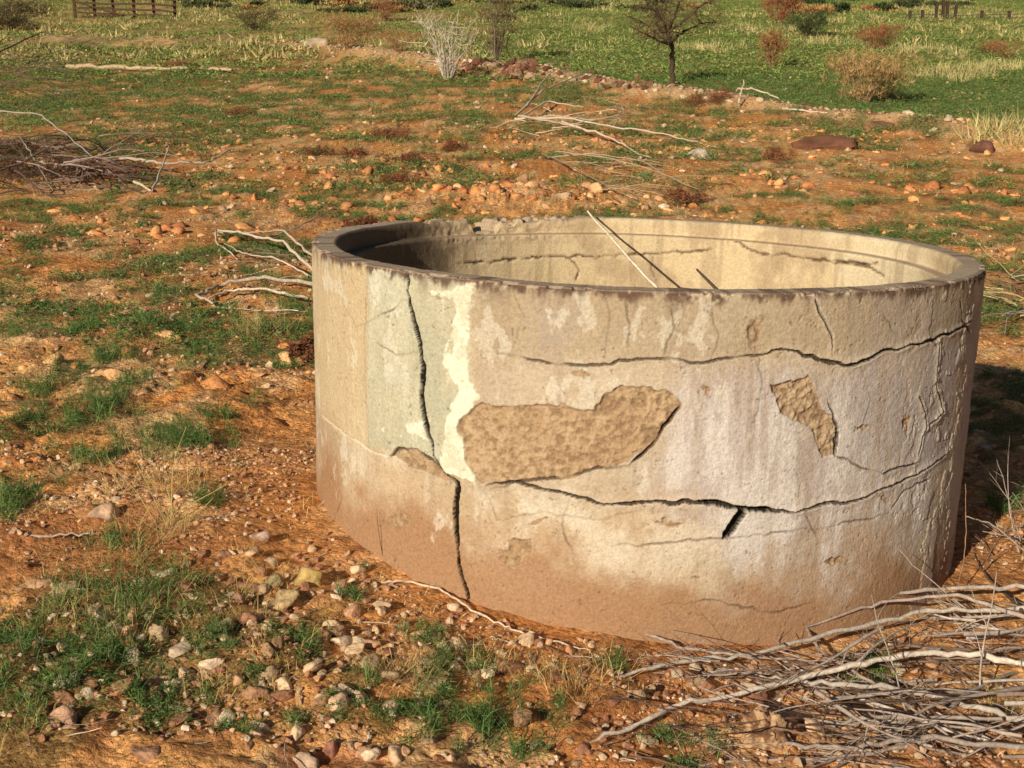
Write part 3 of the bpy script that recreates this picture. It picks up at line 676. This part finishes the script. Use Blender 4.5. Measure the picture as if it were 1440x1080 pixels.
for q in [[(725,172,.05),(790,180,.15),(860,190,.12),(940,200,.1),(1010,212,.04)],[(725,168,.05),(760,150,.25),(800,135,.3),(830,122,.3)],[(728,170,.05),(770,160,.2),(820,160,.1)],[(725,172,.05),(780,172,.1),(840,178,.1),(890,172,.12)],[(790,182,.1),(850,200,.1),(900,222,.05),(925,228,.02)],[(740,165,.15),(765,140,.35),(780,128,.4)],[(730,172,.1),(800,186,.1),(870,182,.2)]]:
    path_stick(acc,q,.018,PALE,taper=.4)
for i in range(12): stick(acc,gp_(random.uniform(730,900),random.uniform(160,200),.1),(random.uniform(-1,1),random.uniform(-1,1),.2),random.uniform(.4,1.0),.007,PALE,.15,2,grav=.03)
acc.build('fallen_branch',M_wood,True)
acc=Acc()
for q in [[(762,222,.05),(800,245,.1),(850,275,.1),(900,290,.05)],[(780,225,.1),(850,240,.15),(920,255,.12),(990,275,.03)],[(770,228,.05),(830,228,.1),(900,238,.1),(960,262,.02)]]:
    path_stick(acc,q,.009,(.46,.36,.25),taper=.4)
for i in range(16): stick(acc,gp_(random.uniform(780,930),random.uniform(225,275),.05),(1,random.uniform(-1,.4),random.uniform(0,.3)),random.uniform(.5,1.1),.0045,(.42,.32,.21),.15,2,grav=.04)
acc.build('fallen_branch',M_wood,True)
acc=Acc()
for q in [[(1035,135,.1),(1060,142,.2),(1095,147,.1)],[(1038,150,.02),(1045,140,.3)],[(1100,155,.03),(1165,162,.03)]]: path_stick(acc,q,.02,PALE)
acc.build('fallen_branch',M_wood,True)
acc=Acc(); path_stick(acc,[(92,101),(180,102),(260,104),(326,107)],.055,(.60,.44,.28),.12,taper=.6); acc.build('fallen_log',M_wood,True)
acc=Acc()
for i in range(26): stick(acc,gp_(random.uniform(1385,1480),random.uniform(395,455),.05),(random.uniform(-.7,1),random.uniform(-.5,.6),random.uniform(0,.3)),random.uniform(.3,.7),.005,random.choice([BRN,(.5,.4,.2),GREY]),.15,2,grav=.03)
for i in range(18): stick(acc,gp_(random.uniform(1390,1470),random.uniform(680,800),.02),(random.uniform(-.7,1),random.uniform(-.5,.6),random.uniform(0,.7)),random.uniform(.15,.4),.0025,random.choice([BRN,GREY]),.15,2,grav=.03)
acc.build('fallen_branch',M_wood,True)
acc=Acc()
def wp(px,py,depth):
    d=ray(px,py); return np.array([0,0,CAMZ])+d*depth/d[1]
a=wp(826,297,5.60); b=wp(922,404,4.7); b2=b+(b-a)*.2
tube(acc,np.linspace(a,b2,12)+rng.normal(0,.0015,(12,3)),np.linspace(.0034,.006,12),(.80,.68,.52),6)
acc.build('leaning_stick',M_wood,True)
acc=Acc(); a=wp(980,379,4.75); b=wp(1005,404,4.5); tube(acc,np.linspace(a,b+(b-a)*.8,6),np.linspace(.004,.007,6),(.14,.09,.06)); acc.build('leaning_stick',M_wood,True)

# ------------------------------------------------------------ shrubs, tree, fences
def shrub(name,px,py,wpx,hpx,cl,stemc,n=900,blade=.5,stems=24,thick=1.):
    acc=Acc(); p=G(px,py); s=px_size(p,1); W=wpx*s; Hh=hpx*s; z=float(terrf(p[0],p[1]))
    ends=[]
    for i in range(stems):
        a=rng.uniform(0,6.28); l=rng.uniform(.2,1)**.7
        d=np.array([math.cos(a)*l*W/2,math.sin(a)*l*W/2,Hh*rng.uniform(.45,1.0)])
        base=np.array([p[0]+math.cos(a)*W*.06,p[1]+math.sin(a)*W*.06,z-.02])
        m=base+d*np.array([.35,.35,.6])+rng.normal(0,.03*Hh,3); e=base+d
        tube(acc,[base,base*.5+m*.5+rng.normal(0,.015*Hh,3),m,(m+e)/2+rng.normal(0,.03*Hh,3),e],np.linspace(1,.25,5)*Hh*.011*thick,stemc,4)
        for k in range(5):
            t=rng.uniform(.35,1); q=m*(1-t)+e*t if t>.5 else base*(1-t)+m*t
            e2=q+np.array([rng.normal(0,.16)*W,rng.normal(0,.16)*W,rng.uniform(.0,.22)*Hh]); tube(acc,[q,(q+e2)/2+rng.normal(0,.02*Hh,3),e2],np.array([.6,.4,.2])*Hh*.009*thick,stemc,3); ends.append(e2)
    ends=np.array(ends)
    if n:
        k=rng.integers(len(ends),size=n); c=ends[k]+rng.normal(0,1,(n,3))*np.array([W,W,Hh])*.065
        c[:,2]=np.maximum(c[:,2],z+.01)
        tufts(acc,c[:,0],c[:,1],np.full(n,.01*W),np.full(n,Hh*.13*blade*2),6,Hh*.007,cl[0],cl[1],1.5,cz=c[:,2],simple=True)
    return acc.build(name,M_dry,False)
OR=((.28,.13,.05),(.52,.28,.12)); YG=((.24,.19,.08),(.44,.34,.15)); DG=((.03,.045,.018),(.08,.10,.04)); RD=((.25,.09,.045),(.46,.19,.09))
shrub('dry_shrub',490,70,80,42,((.30,.17,.07),(.50,.31,.14)),(.35,.22,.12))
shrub('dry_shrub',1215,148,105,66,((.34,.20,.08),(.58,.38,.18)),(.42,.28,.16),1100)
shrub('dry_shrub',1235,68,56,30,RD,(.3,.15,.1))
shrub('dry_shrub',1097,34,42,34,RD,(.3,.15,.1))
shrub('dry_shrub',1085,92,34,46,OR,(.3,.18,.1),500)
shrub('dry_shrub',1415,82,46,22,OR,(.3,.18,.1),500)
shrub('dark_shrub',1135,52,52,30,DG,(.1,.07,.05))
shrub('dry_shrub',560,72,46,26,OR,(.3,.2,.12),600)
shrub('dark_shrub',360,44,60,26,((.07,.06,.03),(.16,.12,.06)),(.1,.07,.05))
shrub('dark_shrub',10,40,90,34,((.06,.045,.03),(.12,.09,.05)),(.1,.07,.05),1300)
shrub('dry_shrub',540,28,40,26,RD,(.3,.16,.1),400)
shrub('bare_white_shrub',630,110,84,92,YG,(.58,.50,.42),0,stems=30,thick=.9)
shrub('bare_shrub',697,84,54,84,((.16,.12,.06),(.27,.19,.1)),(.22,.16,.12),200,stems=20,thick=.8)
acc=Acc()
for i in range(150):
    px=random.uniform(280,1640); py=random.uniform(-14,20)
    if random.random()<.3: px=random.uniform(-300,-40); py=random.uniform(0,40)
    p=G(px,py); s=px_size(p,1); w=random.uniform(16,60)*s; h=random.uniform(6,16)*s; k=90
    x=p[0]+rng.normal(0,.3,k)*w; y=p[1]+rng.normal(0,.3,k)*w; cz=terrf(x,y)+rng.random(k)*h*.6
    c0,c1=random.choice([DG,((.05,.06,.03),(.11,.12,.05)),YG,YG,OR,((.08,.08,.04),(.18,.17,.08))])
    tufts(acc,x,y,np.full(k,w*.05),np.full(k,h*.4),8,.05,c0,c1,1.4,cz=cz,simple=True)
acc.build('distant_scrub',M_leaf,False)
acc=Acc(); p=G(946,119); s=px_size(p,1); z=p[2]
def limb(pp,r0,r1): 
    P=np.array([[p[0]+(a-946)*s, p[1]+c, z+(119-b)*s] for a,b,c in pp]); t=np.linspace(0,len(P)-1,len(P)*4)
    Q=np.stack([np.interp(t,np.arange(len(P)),P[:,k]) for k in range(3)],-1)+rng.normal(0,s*.7,(len(t),3)); tube(acc,Q,np.linspace(r0,r1,len(Q))*s,(.085,.055,.04),6); return Q
ls=[limb([(946,122,0),(945,95,0),(944,70,0),(938,52,.1)],4.2,2.6)]
for q in [[(944,70,0),(925,52,.2),(905,36,.4),(880,26,.5)],[(938,52,.1),(930,35,0),(915,18,-.2),(900,5,-.3)],[(938,52,.1),(945,30,-.2),(950,8,-.3),(948,-8,-.3)],[(943,62,0),(962,48,.3),(985,38,.5),(1010,36,.7)],[(938,50,0),(960,30,-.5),(978,14,-.6),(992,5,-.6)],[(944,66,0),(920,60,-.6),(895,48,-.9)],[(943,56,0),(930,45,.8),(925,20,1.)]]:
    ls.append(limb(q,2.2,.7))
tw=[]
for Q in ls[1:]:
    for k in range(20):
        i=rng.integers(3,len(Q)); e=Q[i]+rng.normal(0,1,3)*s*np.array([15,15,10]); tube(acc,[Q[i],(Q[i]+e)/2+rng.normal(0,1,3)*s*2,e],np.array([.7,.45,.25])*s,(.13,.09,.06),4); tw.append(e); tw.append((Q[i]+e)/2)
tw=np.array(tw); nn=900; k=rng.integers(len(tw),size=nn); c=tw[k]+rng.normal(0,1,(nn,3))*s*3.5
tufts(acc,c[:,0],c[:,1],np.full(nn,.02),np.full(nn,s*4.5),4,s*.45,(.09,.07,.035),(.26,.18,.08),1.5,cz=c[:,2],simple=True)
acc.build('mesquite_tree',M_dry,False)
def box(acc,a,b,w,h,col):
    a=np.array(a,float); b=np.array(b,float); d=b-a; d/=np.linalg.norm(d); up=np.array([0,0,1.]) if abs(d[2])<.9 else np.array([0,1.,0]); s_=np.cross(d,up); s_/=np.linalg.norm(s_); u=np.cross(s_,d)
    v=[]; 
    for q in (a,b):
        for i,j in ((-1,-1),(1,-1),(1,1),(-1,1)): v.append(q+s_*w/2*i+u*h/2*j)
    acc.add(v,np.array([[0,1,2,3],[7,6,5,4],[0,4,5,1],[1,5,6,2],[2,6,7,3],[3,7,4,0]]),col)
acc=Acc(); A=G(106,24); B=G(246,26); s=px_size(A,1)
WD=(.085,.045,.03)
for t in np.linspace(0,1,6):
    q=A+(B-A)*t; q[2]=terrf(q[0],q[1]); tl=random.uniform(-.06,.06); box(acc,q-[0,0,.3],q+[tl,0,26*s],3.2*s,3.2*s,WD)
for hh in (6,12.5,19,25):
    for t0,t1 in ((0,.4),(.4,.8),(.8,1.)):
        a=A+(B-A)*t0; b=A+(B-A)*t1; a[2]=terrf(a[0],a[1])+hh*s+random.uniform(-.05,.05); b[2]=terrf(b[0],b[1])+hh*s+random.uniform(-.05,.05); off=np.array([0,-.14-.003*hh,0]); box(acc,a+off,b+off,.05,2.4*s,WD)
a=A.copy(); a[2]+=20*s; b=A+(B-A)*.5; b[2]+=3*s; box(acc,a+[0,-.3,0],b+[0,-.3,0],.05,2*s,WD)
acc.build('corral_fence',M_wood,False)
acc=Acc()
for px,hh in ((1316,20),(1326,24),(1332,22),(1342,18),(1298,14),(1280,12),(1380,12),(1420,12)):
    q=G(px,28); s=px_size(q,1); q[2]=terrf(q[0],q[1]); box(acc,q-[0,0,.2],q+[random.uniform(-.06,.06),0,hh*s],3.5*s,3.5*s,(.07,.04,.03))
a=G(1262,30); b=G(1440,30)
for hh in (5*s,9*s):
    a2=a.copy(); b2=b.copy(); a2[2]+=hh; b2[2]+=hh; tube(acc,[a2,(a2+b2)/2-[0,0,.05],b2],[.015]*3,(.12,.09,.07),4)
acc.build('post_fence',M_wood,False)

# ------------------------------------------------------------ light
AZ=math.radians(31); EL=math.radians(23)
v=Vector((-math.sin(AZ)*math.cos(EL),-math.cos(AZ)*math.cos(EL),math.sin(EL)))
ld=bpy.data.lights.new('sun','SUN'); ld.energy=5; ld.angle=math.radians(.5); ld.color=(1,.90,.69)
lo_=bpy.data.objects.new('sun',ld); scene.collection.objects.link(lo_); lo_.rotation_euler=v.to_track_quat('Z','Y').to_euler(); lo_.location=(-5,-8,8)
w=bpy.data.worlds.new('World'); scene.world=w; w.use_nodes=True; nt=w.node_tree
sk=nt.nodes.new('ShaderNodeTexSky'); sk.sky_type='NISHITA'; sk.sun_disc=False; sk.sun_elevation=EL; sk.sun_rotation=math.radians(211)
nt.links.new(sk.outputs[0],nt.nodes['Background'].inputs[0]); nt.nodes['Background'].inputs[1].default_value=.04
scene.view_settings.view_transform='Standard'; scene.view_settings.look='None'; scene.view_settings.exposure=0
print('done',time.time()-T0)
